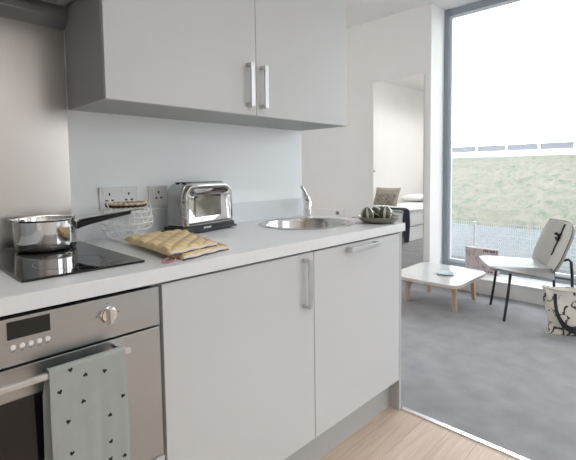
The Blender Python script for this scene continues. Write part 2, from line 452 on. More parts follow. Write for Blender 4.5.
# tea towel over the oven handle
TX0, TX1 = -.281, -.123; RZ = .7445
def towel_f(u, v):
    # u 0..1 across, v metres along from the front hem upward, over the bar and down behind
    LF = .36
    x = TX0+(TX1-TX0)*u
    wob = .0022*math.sin(u*9+.5)+.0015*math.sin(u*21)
    if v < LF:
        s = (LF-v)/LF
        x += .003*math.sin(s*4)*(u-.3)
        return Vector((x, -.0595-.004*s*(1+math.sin(u*7))/2*1.2-abs(wob)*s, RZ-.001-(LF-v)))
    v -= LF; a = v/.0095
    if a < PI: return Vector((x, -.050-.0095*math.cos(a), RZ-.001+.0065*math.sin(a)))
    v -= .0095*PI
    return Vector((x-.008*min(1,v/.05), -.0405+.012*min(1,v/.2), RZ-.001-v))
b = nb()
vv = lin(0,.36,40)+[.36+.0095*PI*i/8 for i in range(1,9)]+[.36+.0095*PI+x for x in lin(.01,.26,24)]
shell(b, towel_f, lin(0,1,40), vv, .0014)
tw = thing('tea_towel', 'grey tea towel with small black hearts hanging over the oven handle', 'towel', (0,0,0))
hearts = [(-.241,.738),(-.212,.717),(-.172,.711),(-.263,.698),(-.219,.66),(-.135,.638),(-.25,.628),(-.165,.605),(-.165,.542),(-.246,.556),(-.136,.495),(-.167,.502),(-.21,.47),(-.258,.45),(-.15,.43)]
for k,(hx,hz) in enumerate(hearts):
    ang = random.uniform(-.5,.5)+(PI if k%3==1 else 0); sc = .0060
    pts = []
    for i in range(18):
        t = 2*PI*i/18; px = .80*math.sin(t)**3; pz = (13*math.cos(t)-5*math.cos(2*t)-2*math.cos(3*t)-math.cos(4*t))/17
        px,pz = sc*(px*math.cos(ang)-pz*math.sin(ang)), sc*(px*math.sin(ang)+pz*math.cos(ang))
        u = (hx+px-TX0)/(TX1-TX0); v = .36-(RZ-.001-(hz+pz))
        p = towel_f(u,v); pts.append(b.verts.new((p.x,p.y-.0012,p.z)))
    b.faces.new(pts).material_index = 1
obj('cloth', b, [M['towel'],M['heart']], tw, smooth=True)

# ------------------------------------------------------------------ upper units
YU, ZU, ZT = .308, 1.386, 2.11
def upper(x, label, hx, first=None):
    t = thing('wall_cabinet', label, 'cabinet', (x,0,0), group=None)
    b = nb(); box(b,0,.018,YU+.019,YK-.001,ZU,ZT); box(b,.582,.60,YU+.019,YK-.001,ZU,ZT)
    box(b,.018,.582,YU+.019,YK-.001,ZU,ZU+.018); box(b,.018,.582,YU+.019,YK-.001,ZT-.018,ZT); box(b,.018,.582,YK-.01,YK-.001,ZU+.018,ZT-.018)
    obj('body', b, M['carcass'], t)
    d = obj('door', bbox(.0012,.5988,YU,YU+.018,ZU,ZT), M['upper'], t, bev=.001)
    handle('handle', d, (hx,1.502), .172, True, YU)
    return t
upper(0, 'grey wall cabinet next to the steel splashback, its handle at the right edge', .556)
upper(.6, 'grey wall cabinet farther from the splashback, its handle at the left edge', .028)
# cooker hood between wall units
hd = thing('cooker_hood', 'steel cooker hood with dark filters above the splashback', 'hood', (-.6,0,1.664))
b = nb(); box(b,.002,.597,YU+.02,YK-.045,.070,.42); obj('body', b, M['hoodsteel'], hd)
b = nb()
prism(b, [(YK-.045,.030),(YK-.006,.0),(YK-.001,.0),(YK-.001,.10),(YK-.045,.10)], .002,.597,'x')
obj('rear_rail', b, M['hoodsteel'], hd, bev=.001)
for x0,x1 in ((.02,.29),(.31,.58)):
    b = nb(); box(b,x0,x1,YU+.05,YK-.07,.062,.0695)
    for k in range(9):
        x = x0+.015+k*.028; box(b,x,x+.012,YU+.06,YK-.08,.058,.062)
    obj('filter', b, M['carcass'], hd)
obj('front_panel', bbox(.0012,.5988,YU,YU+.018,.05,ZT-1.664), M['upper'], hd, bev=.001)

# ------------------------------------------------------------------ hob and saucepan
hb = thing('ceramic_hob', 'black glass two-ring hob set in the worktop under the saucepan', 'hob', (-.14,.35,.908))
b = nb(); prism(b, rrect(-.147,.147,-.255,.255,.006), .0, .006); obj('glass_plate', b, M['hob'], hb, bev=.0015)
for y,r in ((.125,.075),(-.115,.09)):
    b = nb(); lathe(b, [(r,.0060),(r,.0063),(r-.0015,.0063),(r-.0015,.0060)], (0,y,0), 60)
    obj('cooking_zone', b, M['hobline'], hb)
PC = (-.120,.525)
pn = thing('saucepan', 'polished stainless steel saucepan with a black and steel handle on the hob', 'saucepan', (PC[0],PC[1],.9143))
b = nb()
R = .0895
prof = [(0,0),(.079,0),(.084,.003),(R-.002,.010),(R-.001,.03),(R-.001,.093),(R+.004,.098),(R+.004,.100),(R-.002,.098),(R-.004,.092),(R-.004,.02),(.074,.006),(0,.006)]
lathe(b, prof, n=72)
for v in b.verts:                                  # pouring lip towards the left
    a = math.atan2(v.co.y, v.co.x)
    if v.co.z > .091:
        k = math.exp(-((abs(a)-PI)/.25)**2)*(v.co.z-.091)/.01
        v.co.x -= .010*k; v.co.z += .004*k
obj('pan_body', b, M['chrome'], pn, smooth=True)
ha = Vector((math.cos(math.radians(-22)), math.sin(math.radians(-22)), 0)); side = Vector((-ha.y,ha.x,0))
def hshape(a0,a1,z0,z1,w0,w1,th0,th1,n=14,sag=.012):
    bb = nb(); rings = []
    for i in range(n+1):
        t = i/n; d = a0+(a1-a0)*t; z = z0+(z1-z0)*t**.75; w = w0+(w1-w0)*t; th = th0+(th1-th0)*t
        c = ha*d+Vector((0,0,z))
        rings.append([bb.verts.new(c+side*(w*math.cos(q))+Vector((0,0,th*math.sin(q)))) for q in [2*PI*k/12 for k in range(12)]])
    for A,B in zip(rings,rings[1:]):
        for k in range(12): bb.faces.new((A[k],A[(k+1)%12],B[(k+1)%12],B[k]))
    bb.faces.new(rings[0]); bb.faces.new(rings[-1]); return bb
obj('handle_steel', hshape(R-.002,.282,.084,.114,.011,.008,.0035,.0022), M['chrome'], pn, smooth=True, label='steel upper strip of the handle')
hg = obj('handle_grip', hshape(R,.258,.068,.105,.010,.008,.012,.005), M['black'], pn, smooth=True, label='black grip under the handle')
b = nb(); tube(b, [ha*(.290)+Vector((0,0,.115))+ha*(.009*math.cos(t))+side*(.009*math.sin(t)) for t in [2*PI*k/16 for k in range(16)]], .003, 8, closed=True)
obj('hanging_ring', b, M['chrome'], pn, smooth=True)

# ------------------------------------------------------------------ toaster
ts = thing('toaster', 'polished chrome two-slice toaster on a black base against the wall', 'toaster', (.325,.44,.908), math.radians(12))
b = nb()
L, D = .322, .126
prism(b, [(-.0,.0),(L,.0),(L+.0,D),(0,D)], .006, .014)
prism(b, rrect(.004,L-.004,.002,D-.002,.02), .014, .030)
for x in (.03,L-.03):
    for y in (.025,D-.025):
        lathe(b, [(0,0),(.009,0),(.009,.008),(0,.008)], (x,y,0), 16)
obj('base', b, M['black'], ts, bev=.002)
def arch(x0,x1,z0,z1,r,n=10):
    o = [(x0,z0),(x1,z0)]
    for cx,a in ((x1-r,0),(x0+r,PI/2)):
        for i in range(n+1):
            t = a+PI/2*i/n; o.append((cx+r*math.cos(t), z1-r+r*math.sin(t)))
    return o
b = nb(); prism(b, arch(.018,L-.018,.030,.208,.055), .022, D-.018, 'y'); 
obj('housing', b, mat('toaster_side_steel',(.42,.42,.42),.25,1.), ts, smooth=True, bev=.006, seg=3)
b = nb()
# front cover: raised polished rim around a dished panel
outer = arch(.022,L-.022,.032,.200,.050); inner = arch(.040,L-.040,.042,.180,.040)
n_ = len(outer)
def ringv(p,y): return [b.verts.new((x,y,z)) for x,z in p]
def sc_(p,k,cx=L/2,cz=.105): return [(cx+(x-cx)*k, cz+(z-cz)*k) for x,z in p]
rs = [ringv(outer,.022),ringv(outer,.010),ringv(sc_(outer,.97),.004),ringv(sc_(outer,.93),.003),ringv(inner,.007),ringv(sc_(inner,.9),.013),ringv(sc_(inner,.6),.016)]
for A,B in zip(rs,rs[1:]):
    for i in range(n_): b.faces.new((A[i],A[(i+1)%n_],B[(i+1)%n_],B[i]))
b.faces.new(rs[-1]); b.faces.new(rs[0])
obj('front_panel', b, mat('toaster_chrome',(.62,.60,.585),.07,1.), ts, smooth=True)
b = nb()
for x0 in (.05,.155):
    pass
for y in (.040,.074): box(b,.05,L-.05,y,y+.018,.2065,.2088)
obj('bread_slot', b, M['dark'], ts)
b = nb()
for k,w in enumerate((.006,.004,.005,.004,.006,.004)): box(b,.115+k*.0075,.115+k*.0075+w,-.0006+.0,.0022,.018,.024)
obj('logo_mark', b, M['white'], ts)
b = nb(); tube(b, [(L-.020,.07,.060),(L+.000,.07,.085),(L+.016,.07,.084),(L+.024,.07,.060),(L+.022,.07,.030),(L+.010,.07,.010),(L+.002,.09,.004)], .0034, 8)
obj('power_cord', b, M['black'], ts, smooth=True)

# ------------------------------------------------------------------ wire basket
bk = thing('wire_basket', 'round white wire basket with a brown woven rim between pan and toaster', 'basket', (.148,.53,.908))
def bprof(t):
    z = .004+.122*t
    r = .052+.042*math.sin(PI*min(1,(t*.80+.05)))**.9 if t<1 else .078
    r = .045+.047*math.sin(PI*(.02+.86*t))
    return r, z
b = nb()
for k in range(18):
    a = 2*PI*k/18
    path = []
    for i in range(13):
        r,z = bprof(i/12); aa = a+.05*math.sin(i*.5+k*1.7)
        path.append((r*math.cos(aa),r*math.sin(aa),z))
    tube(b, path, .0016, 5)
for t in (0,.17,.34,.51,.68,.85,1.):
    r,z = bprof(t); tube(b, [(r*math.cos(q),r*math.sin(q),z+ .0018*math.sin(3*q+t*9)) for q in [2*PI*i/36 for i in range(36)]], .0016, 5, closed=True)
for k in range(3):
    a = PI*k/3; r = .05; tube(b, [(r*math.cos(a),r*math.sin(a),.003),(-r*math.cos(a),-r*math.sin(a),.003)], .0012, 5)
obj('wire_cage', b, M['wire'], bk, smooth=True)
for m_,dz,ph in ((M['bead'],.129,0),(M['creamrim'],.137,.1)):
    b = nb(); r = .066
    tube(b, [(( r+.002*math.sin(24*q+ph))*math.cos(q),(r+.002*math.sin(24*q+ph))*math.sin(q),dz+.0015*math.sin(24*q)) for q in [2*PI*i/96 for i in range(96)]], .0045, 6, closed=True)
    obj('woven_rim', b, m_, bk, smooth=True)
b = nb()                                            # wire handle lying forward over the front
path = []
for i in range(21):
    t = PI*i/20; path.append((.078*math.cos(t), -.020-.072*math.sin(t)+.0, .140-.075*math.sin(t)))
path = [(.068,0,.137)]+path+[(-.068,0,.137)]
tube(b, path, .0022, 6)
obj('carrying_handle', b, M['wire'], bk, smooth=True)

# ------------------------------------------------------------------ sockets
def socket(x, w, gangs, label):
    t = thing('wall_socket', label, 'socket', (x,YK,1.018))
    obj('face_plate', bbox(0,w,-.008,0,0,.086), M['socket'], t, bev=.002)
    for g in range(gangs):
        cx = w*(g+.5)/gangs
        b = nb()
        for dx,dz,hw,hh in ((0,.058,.003,.005),(-.011,.034,.005,.003),(.011,.034,.005,.003)): box(b,cx+dx-hw,cx+dx+hw,-.0085,-.0075,dz-hh,dz+hh)
        obj('pin_hole', b, M['hole'], t)
        obj('rocker', bbox(cx-.026 if gangs>1 else cx-.03,cx-.018,-.011,-.008,.060,.076), M['white'], t, bev=.001)
    return t
socket(.092, .150, 2, 'white double wall socket on the wall behind the wire basket')
socket(.288, .086, 1, 'white single wall socket between the wire basket and the toaster')

# ------------------------------------------------------------------ oven glove
gl = thing('oven_glove', 'folded mustard quilted oven glove with striped binding on the worktop', 'oven glove', (0,0,.908))
def quad(p00,p10,p11,p01,u,v):
    x = (1-u)*(1-v)*p00[0]+u*(1-v)*p10[0]+u*v*p11[0]+(1-u)*v*p01[0]
    y = (1-u)*(1-v)*p00[1]+u*(1-v)*p10[1]+u*v*p11[1]+(1-u)*v*p01[1]
    return x,y
def pad(bm, P, z0, th, lift=0, mi=0, nu=44, nv=60, q=.009, cells=(3,4)):
    def top(u,v):
        x,y = quad(*P,u,v)
        e = min(u,1-u,v,1-v); ed = min(1,e/.05)**.5
        a = abs(math.sin(PI*(u*cells[0]+v*cells[1])/1.))**.6*abs(math.sin(PI*(u*cells[0]-v*cells[1])))**.6
        return (x,y,z0+lift*max(0,v-.75)*4*.25+th*ed*.75+th*.25*ed+q*a*ed+.003*math.sin(v*6+u*3))
    def bot(u,v):
        x,y = quad(*P,u,v); return (x,y,z0+lift*max(0,v-.75)+.0)
    U,V = lin(0,1,nu),lin(0,1,nv)
    T = [[bm.verts.new(top(u,v)) for v in V] for u in U]; B = [[bm.verts.new(bot(u,v)) for v in V] for u in U]
    for i in range(nu-1):
        for j in range(nv-1):
            bm.faces.new((T[i][j],T[i+1][j],T[i+1][j+1],T[i][j+1])).material_index = mi
            bm.faces.new((B[i][j],B[i][j+1],B[i+1][j+1],B[i+1][j])).material_index = mi
    for i in range(nu-1):
        bm.faces.new((T[i][0],B[i][0],B[i+1][0],T[i+1][0])); bm.faces.new((T[i][-1],T[i+1][-1],B[i+1][-1],B[i][-1]))
    for j in range(nv-1):
        bm.faces.new((T[0][j],T[0][j+1],B[0][j+1],B[0][j])); bm.faces.new((T[-1][j],B[-1][j],B[-1][j+1],T[-1][j+1]))
PU = ((.054,.045),(.240,.092),(.318,.410),(.092,.435))
PL_ = ((.085,.028),(.272,.073),(.325,.30),(.12,.32))
b = nb(); pad(b, PL_, .0025, .010, q=.002); lo = obj('lower_pad', b, M['mustard'], gl, smooth=True)
b = nb(); pad(b, PU, .0155, .010, lift=.01); up = obj('upper_pad', b, M['mustard'], gl, smooth=True)
def edge_path(P, z, n=20, s0=0, s1=1):
    a,c = Vector((*P[0],z)),Vector((*P[1],z)); return [a.lerp(c, s0+(s1-s0)*i/n)+Vector((0,0,.0012*math.sin(i*.9))) for i in range(n+1)]
for P,z,par in ((PU,.0225,up),(PL_,.008,lo)):
    b = nb(); tube(b, edge_path(P,z), .0042, 8); obj('binding', b, M['mittedge'], par, smooth=True)
for P,z,par in ((PU,.016,up),(PL_,.0025,lo)):
    b = nb(); tube(b, edge_path(P,z), .0030, 8); obj('binding_stripe', b, M['mittdark'], par, smooth=True)
    b = nb(); tube(b, [Vector((*P[1],z+.006)), Vector((*P[2],z+.006))], .0042, 8); obj('side_binding', b, M['mittedge'], par, smooth=True)
b = nb(); tube(b, [(.072,.055,.014),(.050,.052,.010),(.034,.048,.004),(.028,.038,.003),(.040,.030,.003),(.058,.033,.003),(.070,.042,.010)], .0020, 6)
obj('hanging_loop', b, M['red'], gl, smooth=True, label='red hanging loop')

# ------------------------------------------------------------------ sink and tap
sk = thing('round_sink', 'round stainless steel inset sink near the end of the worktop', 'sink', (SC[0],SC[1],.908))
b = nb()
lathe(b, [(.226,.0005),(.226,.003),(.222,.0045),(.205,.0042),(.196,.001),(.190,-.012),(.186,-.12),(.170,-.145),(.03,-.150),(.0,-.150),
          (.0,-.152),(.172,-.147),(.189,-.12),(.1935,-.012),(.200,.0005)], n=72)
obj('bowl', b, M['steel'], sk, smooth=True)
b = nb(); lathe(b, [(0,-.1495),(.034,-.1495),(.036,-.147),(.030,-.146),(0,-.148)], n=32); obj('waste', b, M['chrome'], sk, smooth=True)
tp = thing('mixer_tap', 'chrome mixer tap with upright lever behind the round sink', 'tap', (1.165,.555,.908))
b = nb(); lathe(b, [(0,0),(.027,0),(.027,.004),(.020,.010),(.0195,.075),(.016,.085),(0,.088)], n=32); obj('tap_body', b, M['chrome'], tp, smooth=True)
b = nb(); dirn = Vector((SC[0]-1.165,SC[1]-.555,0)).normalized()
tube(b, [dirn*.012+Vector((0,0,.045)), dirn*.05+Vector((0,0,.075)), dirn*.085+Vector((0,0,.105)), dirn*.105+Vector((0,0,.112)), dirn*.118+Vector((0,0,.100))], .0105, 12)
obj('spout', b, M['chrome'], tp, smooth=True)
b = nb()
lv = Vector((-.62,.20,0)).normalized()
prof_ = [(-.004,.080,.019,.016),(.006,.100,.018,.014),(.022,.125,.015,.010),(.040,.152,.013,.008),(.050,.166,.013,.009),(.052,.170,.008,.005)]
rings=[]; sd = Vector((-lv.y,lv.x,0))
for d_,z_,w_,t_ in prof_:
    c = lv*d_*.8+Vector((0,0,z_)); rings.append([b.verts.new(c+sd*w_*math.cos(q)+(lv*.8-Vector((0,0,.6))).normalized()*t_*math.sin(q)) for q in [2*PI*k/14 for k in range(14)]])
for A,B in zip(rings,rings[1:]):
    for k in range(14): b.faces.new((A[k],A[(k+1)%14],B[(k+1)%14],B[k]))
b.faces.new(rings[0]); b.faces.new(rings[-1])
obj('lever', b, mat('tap_chrome',(.55,.56,.57),.12,1.), tp, smooth=True)

# ------------------------------------------------------------------ dish with gourds
DC = (1.168,.096)
ds = thing('shallow_dish', 'dark pewter shallow dish on the end of the worktop', 'dish', (DC[0],DC[1],.908))
b = nb(); lathe(b, [(0,0),(.068,0),(.074,.003),(.092,.016),(.099,.028),(.102,.030),(.099,.032),(.088,.020),(.068,.0075),(0,.0065)], n=48)
obj('bowl', b, M['dish'], ds, smooth=True)
b = nb(); tube(b, [(-.092,.030,.028),(-.112,.040,.031),(-.130,.048,.033),(-.142,.052,.034)], .0035, 8, taper=.0022); obj('twig_handle', b, M['dish'], ds, smooth=True)
def gourd(x,y,z,r,sq,rot,label):
    b = nb()
    prof = [(0,-1)]+[(math.sin(PI*i/12)*(1+.05*math.cos(i)), -math.cos(PI*i/12)) for i in range(1,12)]+[(0,.93)]
    lathe(b, [(r*a, r*sq*c) for a,c in prof], n=30)
    for v in b.verts:
        a = math.atan2(v.co.y,v.co.x); k = 1-.05*abs(math.sin(a*4)); v.co.x*=k; v.co.y*=k
    t = thing('striped_gourd', label, 'gourd', (x,y,z), group=None); t.rotation_euler = rot
    o = obj('skin', b, M['gourd'], t, smooth=True)
    b = nb(); tube(b, [(0,0,r*sq*.9),(.001,0,r*sq*1.12),(.004,.001,r*sq*1.3)], .003, 8, taper=.002); obj('stem', b, M['leafdark'], t, smooth=True)
gourd(DC[0]-.052,DC[1]+.028,.9500,.035,.90,(1.45,0,.9),'striped dark green and cream gourd on the left in the dish')
gourd(DC[0]+.006,DC[1]-.036,.9510,.036,.95,(1.4,.2,-.4),'larger striped gourd at the front right of the dish')
gourd(DC[0]+.044,DC[1]+.036,.9500,.034,.92,(.5,.3,.2),'striped gourd at the back right of the dish')

# ------------------------------------------------------------------ mirror, heater, bed
mr = thing('wall_mirror', 'tall frameless mirror on the wall beside the window, reflecting the bed', 'mirror', (XW,1.03,.05))
obj('mirror_glass', bbox(-.012,-.001,0,.603,0,2.062), [M['mirror']], mr)
b = nb(); box(b,-.008,-.0005,-.001,.604,-.001,2.063); obj('backing', b, M['mirroredge'], mr)
b = nb(); lathe(b, [(0,0),(.012,0),(.012,.008),(0,.010)], n=20)
obj('mirror_clip', b, M['satin'], mr, smooth=True, loc=(-.012,.588,1.103), rot=(0,-PI/2,0))
ht = thing('panel_heater', 'low white panel heater with a grey dial on the wall beyond the sink', 'heater', (XW,2.04,.12))
obj('heater_body', bbox(-.075,-.0,0,.46,0,.58), M['heater'], ht, bev=.008)
b = nb(); lathe(b, [(0,0),(.022,0),(.020,.012),(0,.014)], n=24)
obj('dial', b, mat('grey_dial',(.25,.24,.24),.5), ht, smooth=True, loc=(-.075,.055,.545), rot=(0,-PI/2,0))

bd = thing('single_bed', 'single bed with white mattress and white base behind the kitchen wall', 'bed', (0,0,0))
obj('bed_base', bbox(-.45,1.47,2.40,3.27,.0035,.235), M['duvet'], bd, bev=.01)
obj('mattress', bbox(-.46,1.48,2.38,3.28,.242,.50), M['duvet'], bd, bev=.04, seg=4)
b = nb()
def duv(u,v):
    x = -.47+1.955*u; y = 2.36+.93*v
    e = min(1,min(v,1-v)/.05)
    z = .505+.022*e**.5+.006*math.sin(x*7+y*5)
    return (x,y,z)
shell(b, duv, lin(0,1,50), lin(0,1,30), .02); obj('duvet', b, M['duvet'], bd, smooth=True)
def pillow_mesh(w,h,t,n=24):
    b = nb(); 
    def f(u,v,s):
        e = (1-abs(2*u-1)**3.0)*(1-abs(2*v-1)**3.0)
        k = 1-.06*(1-abs(2*u-1))*0
        px = (u-.5)*w*(1-.05*math.cos(PI*(v-.5))); pz = (v-.5)*h*(1-.06*math.cos(PI*(u-.5)))
        return (px, s*t/2*max(0,e)**.5, pz)
    A = {}
    for s in (-1,1):
        for i in range(n+1):
            for j in range(n+1):
                if s==1 and (i in(0,n) or j in (0,n)): A[s,i,j]=A[-1,i,j]
                else: A[s,i,j] = b.verts.new(f(i/n,j/n,s))
        for i in range(n):
            for j in range(n): b.faces.new((A[s,i,j],A[s,i+1,j],A[s,i+1,j+1],A[s,i,j+1]))
    return b
for k,(y,lab) in enumerate(((2.60,'white pillow on the bed nearer the room, at the head end'),(3.05,'white pillow at the head of the bed against the wall'))):
    o = obj('pillow', pillow_mesh(.42,.50,.15), M['duvet'], smooth=True, loc=(-.20,y,.625), rot=(PI/2,0,PI/2)); tag(o, lab, 'pillow')
o = thing('cushion', 'patterned beige cushion standing on the foot of the bed', 'cushion', (1.19,2.86,.545), math.radians(90))
o.rotation_euler = (0,math.radians(0),math.radians(90)); 
cb = pillow_mesh(.48,.33,.13)
for v in cb.verts: v.co.x -= .42*v.co.z
for f in cb.faces: f.material_index = 1 if f.calc_center_median().z > .07 else 0
c = obj('cover', cb, [M['cushion'],M['cushion2']], o, smooth=True, loc=(0,0,.172), rot=(math.radians(14),0,0))
# throw draped over the foot end
b = nb()
def thr(u,v):
    x = 1.365+.135*u
    # v: along the width, hanging down the room side
    L1 = .52; L2 = 1.0; s = v*(L1+L2)
    if s < L1:
        k = s/L1; return (x+.006*math.sin(k*5), 2.338-.018*math.sin(k*3+u*3), .03+.50*k)
    k = (s-L1)/L2; rise = min(1,k/.06)
    return (x, 2.338+k*.93, .53+.022*math.sin(min(1,k/.08)*PI/2)+.004*math.sin(k*14+u*5))
shell(b, thr, lin(0,1,14), lin(0,1,70), .014)
tr = thing('throw_blanket', 'dark navy throw draped over the foot of the bed', 'blanket', (0,0,0))
obj('cloth', b, M['throw'], tr, smooth=True)
b = nb()
for k in range(16):
    x = 1.37+.0083*k; tube(b, [(x,2.338,.032),(x+.001,2.336,.018),(x-.001,2.337,.006)], .003, 5)
obj('fringe', b, mat('pale_fringe',(.6,.6,.6),.9), tr)

# ------------------------------------------------------------------ coffee table
ct = thing('coffee_table', 'low square coffee table with glossy white top and pale wood legs on the carpet', 'coffee table', (2.90,.61,.003))
TX = (2.54-2.90, 3.20-2.90, .30-.61, .92-.61)
b = nb(); prism(b, rrect(TX[0],TX[1],TX[2],TX[3],.10,10), .249, .267); obj('tabletop', b, M['tabletop'], ct, bev=.003)
b = nb(); prism(b, rrect(TX[0]+.006,TX[1]-.006,TX[2]+.006,TX[3]-.006,.095,10), .238, .249); obj('underframe', b, M['tedge'], ct)
for sx,sy,fx,fy in ((-1,1,2.745,.846),(-1,-1,2.743,.406),(1,-1,3.161,.416),(1,1,3.129,.831)):
    f = Vector((fx-2.90,fy-.61,0)); t = Vector((f.x*.93+.0,f.y*.93,.238)); b = nb(); hw0,hw1 = .014,.019
    lo_ = [b.verts.new((f.x+a*hw0,f.y+c*hw0,0)) for a,c in ((-1,-1),(1,-1),(1,1),(-1,1))]
    hi_ = [b.verts.new((t.x+a*hw1,t.y+c*hw1,t.z)) for a,c in ((-1,-1),(1,-1),(1,1),(-1,1))]
    b.faces.new(lo_); b.faces.new(hi_)
    for i in range(4): b.faces.new((lo_[i],lo_[(i+1)%4],hi_[(i+1)%4],hi_[i]))
    obj('leg', b, M['oak'], ct, bev=.003)
b = nb(); lathe(b, [(0,0),(.045,0),(.078,.012),(.080,.014),(.077,.0145),(.045,.004),(0,.004)], n=40)
tag(obj('saucer', b, M['clear'], smooth=True, loc=(2.86,.545,.2702)), 'shallow pale blue saucer on the white coffee table', 'saucer')

# ------------------------------------------------------------------ lounge chair (local: +y = forward, +x = window side)
ch = thing('lounge_chair', 'stone grey folded-shell lounge chair with black steel legs by the window', 'chair', (3.00,.063,.003), math.radians(33))
b = nb()
def seat_f(u,v):
    # u -1..1 across, v 0 (rear) ..1 (front)
    y = -.240+.440*v
    half = .262-.035*(1-v)
    z = .404+.014*v
    au = abs(u); x = u*half
    flap = max(0,(au-.80)/.20); z -= flap*(.065*(1-v)+.006)
    x -= math.copysign(flap*.015*(1-v),u)
    z -= .014*(1-au)*(1-v*.5)
    z -= .012*max(0,(v-.90)/.10)**2
    r = max(0,(v-.78)/.22); x *= (1-.10*r*r*au)        # rounded front corners
    y -= .020*au**6*r
    return (x,y,z)
shell(b, seat_f, lin(-1,1,41), lin(0,1,31), .022)
st = obj('seat', b, M['seatcov'], ch, smooth=True)
def back_f(u,v):
    au = abs(u)
    z = .400+.335*v - .03*(1-v)*(1-au)
    half = .262-.028*max(0,(v-.7)/.3)**2*1.0-.03*max(0,(.25-v)/.25)
    x = u*half
    y = -.268-.140*v+(.030+.022*v)*au**1.15
    z -= .022*max(0,(au-.75)/.25)**2*v
    return (x,y,z)
b = nb(); shell(b, back_f, lin(-1,1,41), lin(0,1,31), .022)
bk_ = obj('backrest', b, M['felt'], ch, smooth=True)
b = nb()
out = [Vector(back_f(u,1))+Vector((0,0,.003)) for u in lin(-1,1,31)]
rim = [Vector(back_f(-1,v)) for v in lin(0,1,16)]+out[1:-1]+[Vector(back_f(1,v)) for v in lin(1,0,16)]
tube(b, [p+Vector((0,.006,.006)) for p in rim], .0035, 6); obj('piping', b, M['piping'], bk_, smooth=True)
# black lacing down the fold of the back
b = nb()
pts = [Vector(back_f(.0,v))+Vector((.004*math.sin(v*30),.017,0)) for v in lin(.97,.30,16)]
tube(b, pts, .005, 6)
for v,s,dx,dz in ((.74,1,.034,.014),(.74,-1,.034,.010),(.72,1,.020,-.040),(.72,-1,.016,-.045)):
    p = Vector(back_f(0,v))+Vector((0,.020,0)); q = p+Vector((s*dx*.5,.016+dx*.18,dz)); r_ = p+Vector((s*dx,.016+dx*.30,dz*.4))
    tube(b, [p,q,r_,p+Vector((0,.004,-.01))], .007, 6)
obj('ribbon', b, M['black'], bk_, smooth=True, label='black ribbon tied down the fold of the back')
for s in (-1,1):
    b = nb(); x = s*.205
    tube(b, [(x*.99,.10,0),(x*.96,.075,.18),(x*.93,.055,.372),(x*.93,.035,.384)], .0105, 10)
    tube(b, [(x*.93,.035,.384),(x*.93,-.10,.372),(x*.93,-.255,.345)], .0095, 10)
    obj('leg', b, M['blackmetal'], ch, smooth=True)
    b = nb(); tube(b, [(x*.80,-.318,.470),(x*.83,-.350,.480),(x*.85,-.368,.462),(x*.85,-.376,.36),(x*.84,-.384,.18),(x*.83,-.39,.0)], .0105, 10)
    tube(b, [(x*.86,-.255,.345),(x*.86,-.374,.33)], .008, 8)
    obj('leg', b, M['blackmetal'], ch, smooth=True)
b = nb(); tube(b, [(-.19,.035,.378),(.19,.035,.378)], .009, 10); tube(b, [(-.19,-.25,.345),(.19,-.25,.345)], .009, 10)
obj('cross_bar', b, M['blackmetal'], ch, smooth=True)

# ------------------------------------------------------------------ canvas bag
bg = thing('canvas_bag', 'cream canvas tote bag printed with black flowers, on the carpet by the lounge chair', 'bag', (2.765,-.235,.003), math.radians(-66))
b = nb()
def bagf(a, t):
    # a 0..1 round the outline, t 0..1 height
    W, Dp = .36, .085+.02*(1-t)
    ang = 2*PI*a; c,s = math.cos(ang),math.sin(ang); n_ = 4.
    x = W/2*math.copysign(abs(c)**(2/n_),c)*(.93+.07*t); y = Dp/2*math.copysign(abs(s)**(2/n_),s)*(1-.55*t)
    x += .006*math.sin(t*9+a*12)+.014*math.sin(t*5); y += .006*math.sin(a*30+t*7)
    return Vector((x+W/2, y, .0+.325*t+.008*math.sin(a*14)*t))
rg = [[b.verts.new(bagf(i/48,t)) for i in range(48)] for t in lin(0,1,20)]
for A,B in zip(rg,rg[1:]):
    for i in range(48): b.faces.new((A[i],A[(i+1)%48],B[(i+1)%48],B[i]))
b.faces.new(rg[0])
bgb = obj('bag_body', b, M['canvas'], bg, smooth=True)
m_ = bgb.modifiers.new('thick','SOLIDIFY'); m_.thickness = .003; m_.offset = -1
b = nb()
pp = [bagf(i/48,1)+Vector((0,0,-.012)) for i in range(48)]
tube(b, pp, .008, 8, closed=True); obj('rolled_hem', b, mat('cream_hem',(.64,.60,.54),.9), bg, smooth=True)
def strap(bm, path, w=.010, th=.003):
    P = [Vector(p) for p in path]; rr=[]
    for i,p in enumerate(P):
        t = (P[min(i+1,len(P)-1)]-P[max(i-1,0)]).normalized(); s = t.cross(Vector((0,-1,0))).normalized(); nn = Vector((0,1,0))
        rr.append([bm.verts.new(p+s*a*w+nn*c*th) for a,c in ((-1,-1),(1,-1),(1,1),(-1,1))])
    for A,B in zip(rr,rr[1:]):
        for k in range(4): bm.faces.new((A[k],A[(k+1)%4],B[(k+1)%4],B[k]))
    bm.faces.new(rr[0]); bm.faces.new(rr[-1])
for y,dz in ((-.068,0),(-.076,-.02)):
    b = nb(); path = []
    for i in range(25):
        t = PI*i/24; path.append((.18-.125*math.cos(t), y-.006*math.sin(t), .292-.235*math.sin(t)**.8+dz*math.sin(t)))
    strap(b, path); obj('strap', b, M['black'], bg)

# ------------------------------------------------------------------ printed box on the sill
pb = thing('printed_box', 'pinkish grey printed picture box standing on the window sill behind the table', 'box', (3.585,.36,.145))
b = bbox(0,.055,0,.315,0,.245)
for k in range(7): box(b,-.0015,.0005,.012+k*.020,.012+k*.020+(.014 if k%3 else .008),.215,.232,1)
for k in range(9): box(b,-.0015,.0005,.015+k*.033,.015+k*.033+(.018 if k%2 else .010),.018,.028,1)
obj('box_body', b, [M['printbox'],M['heart']], pb)

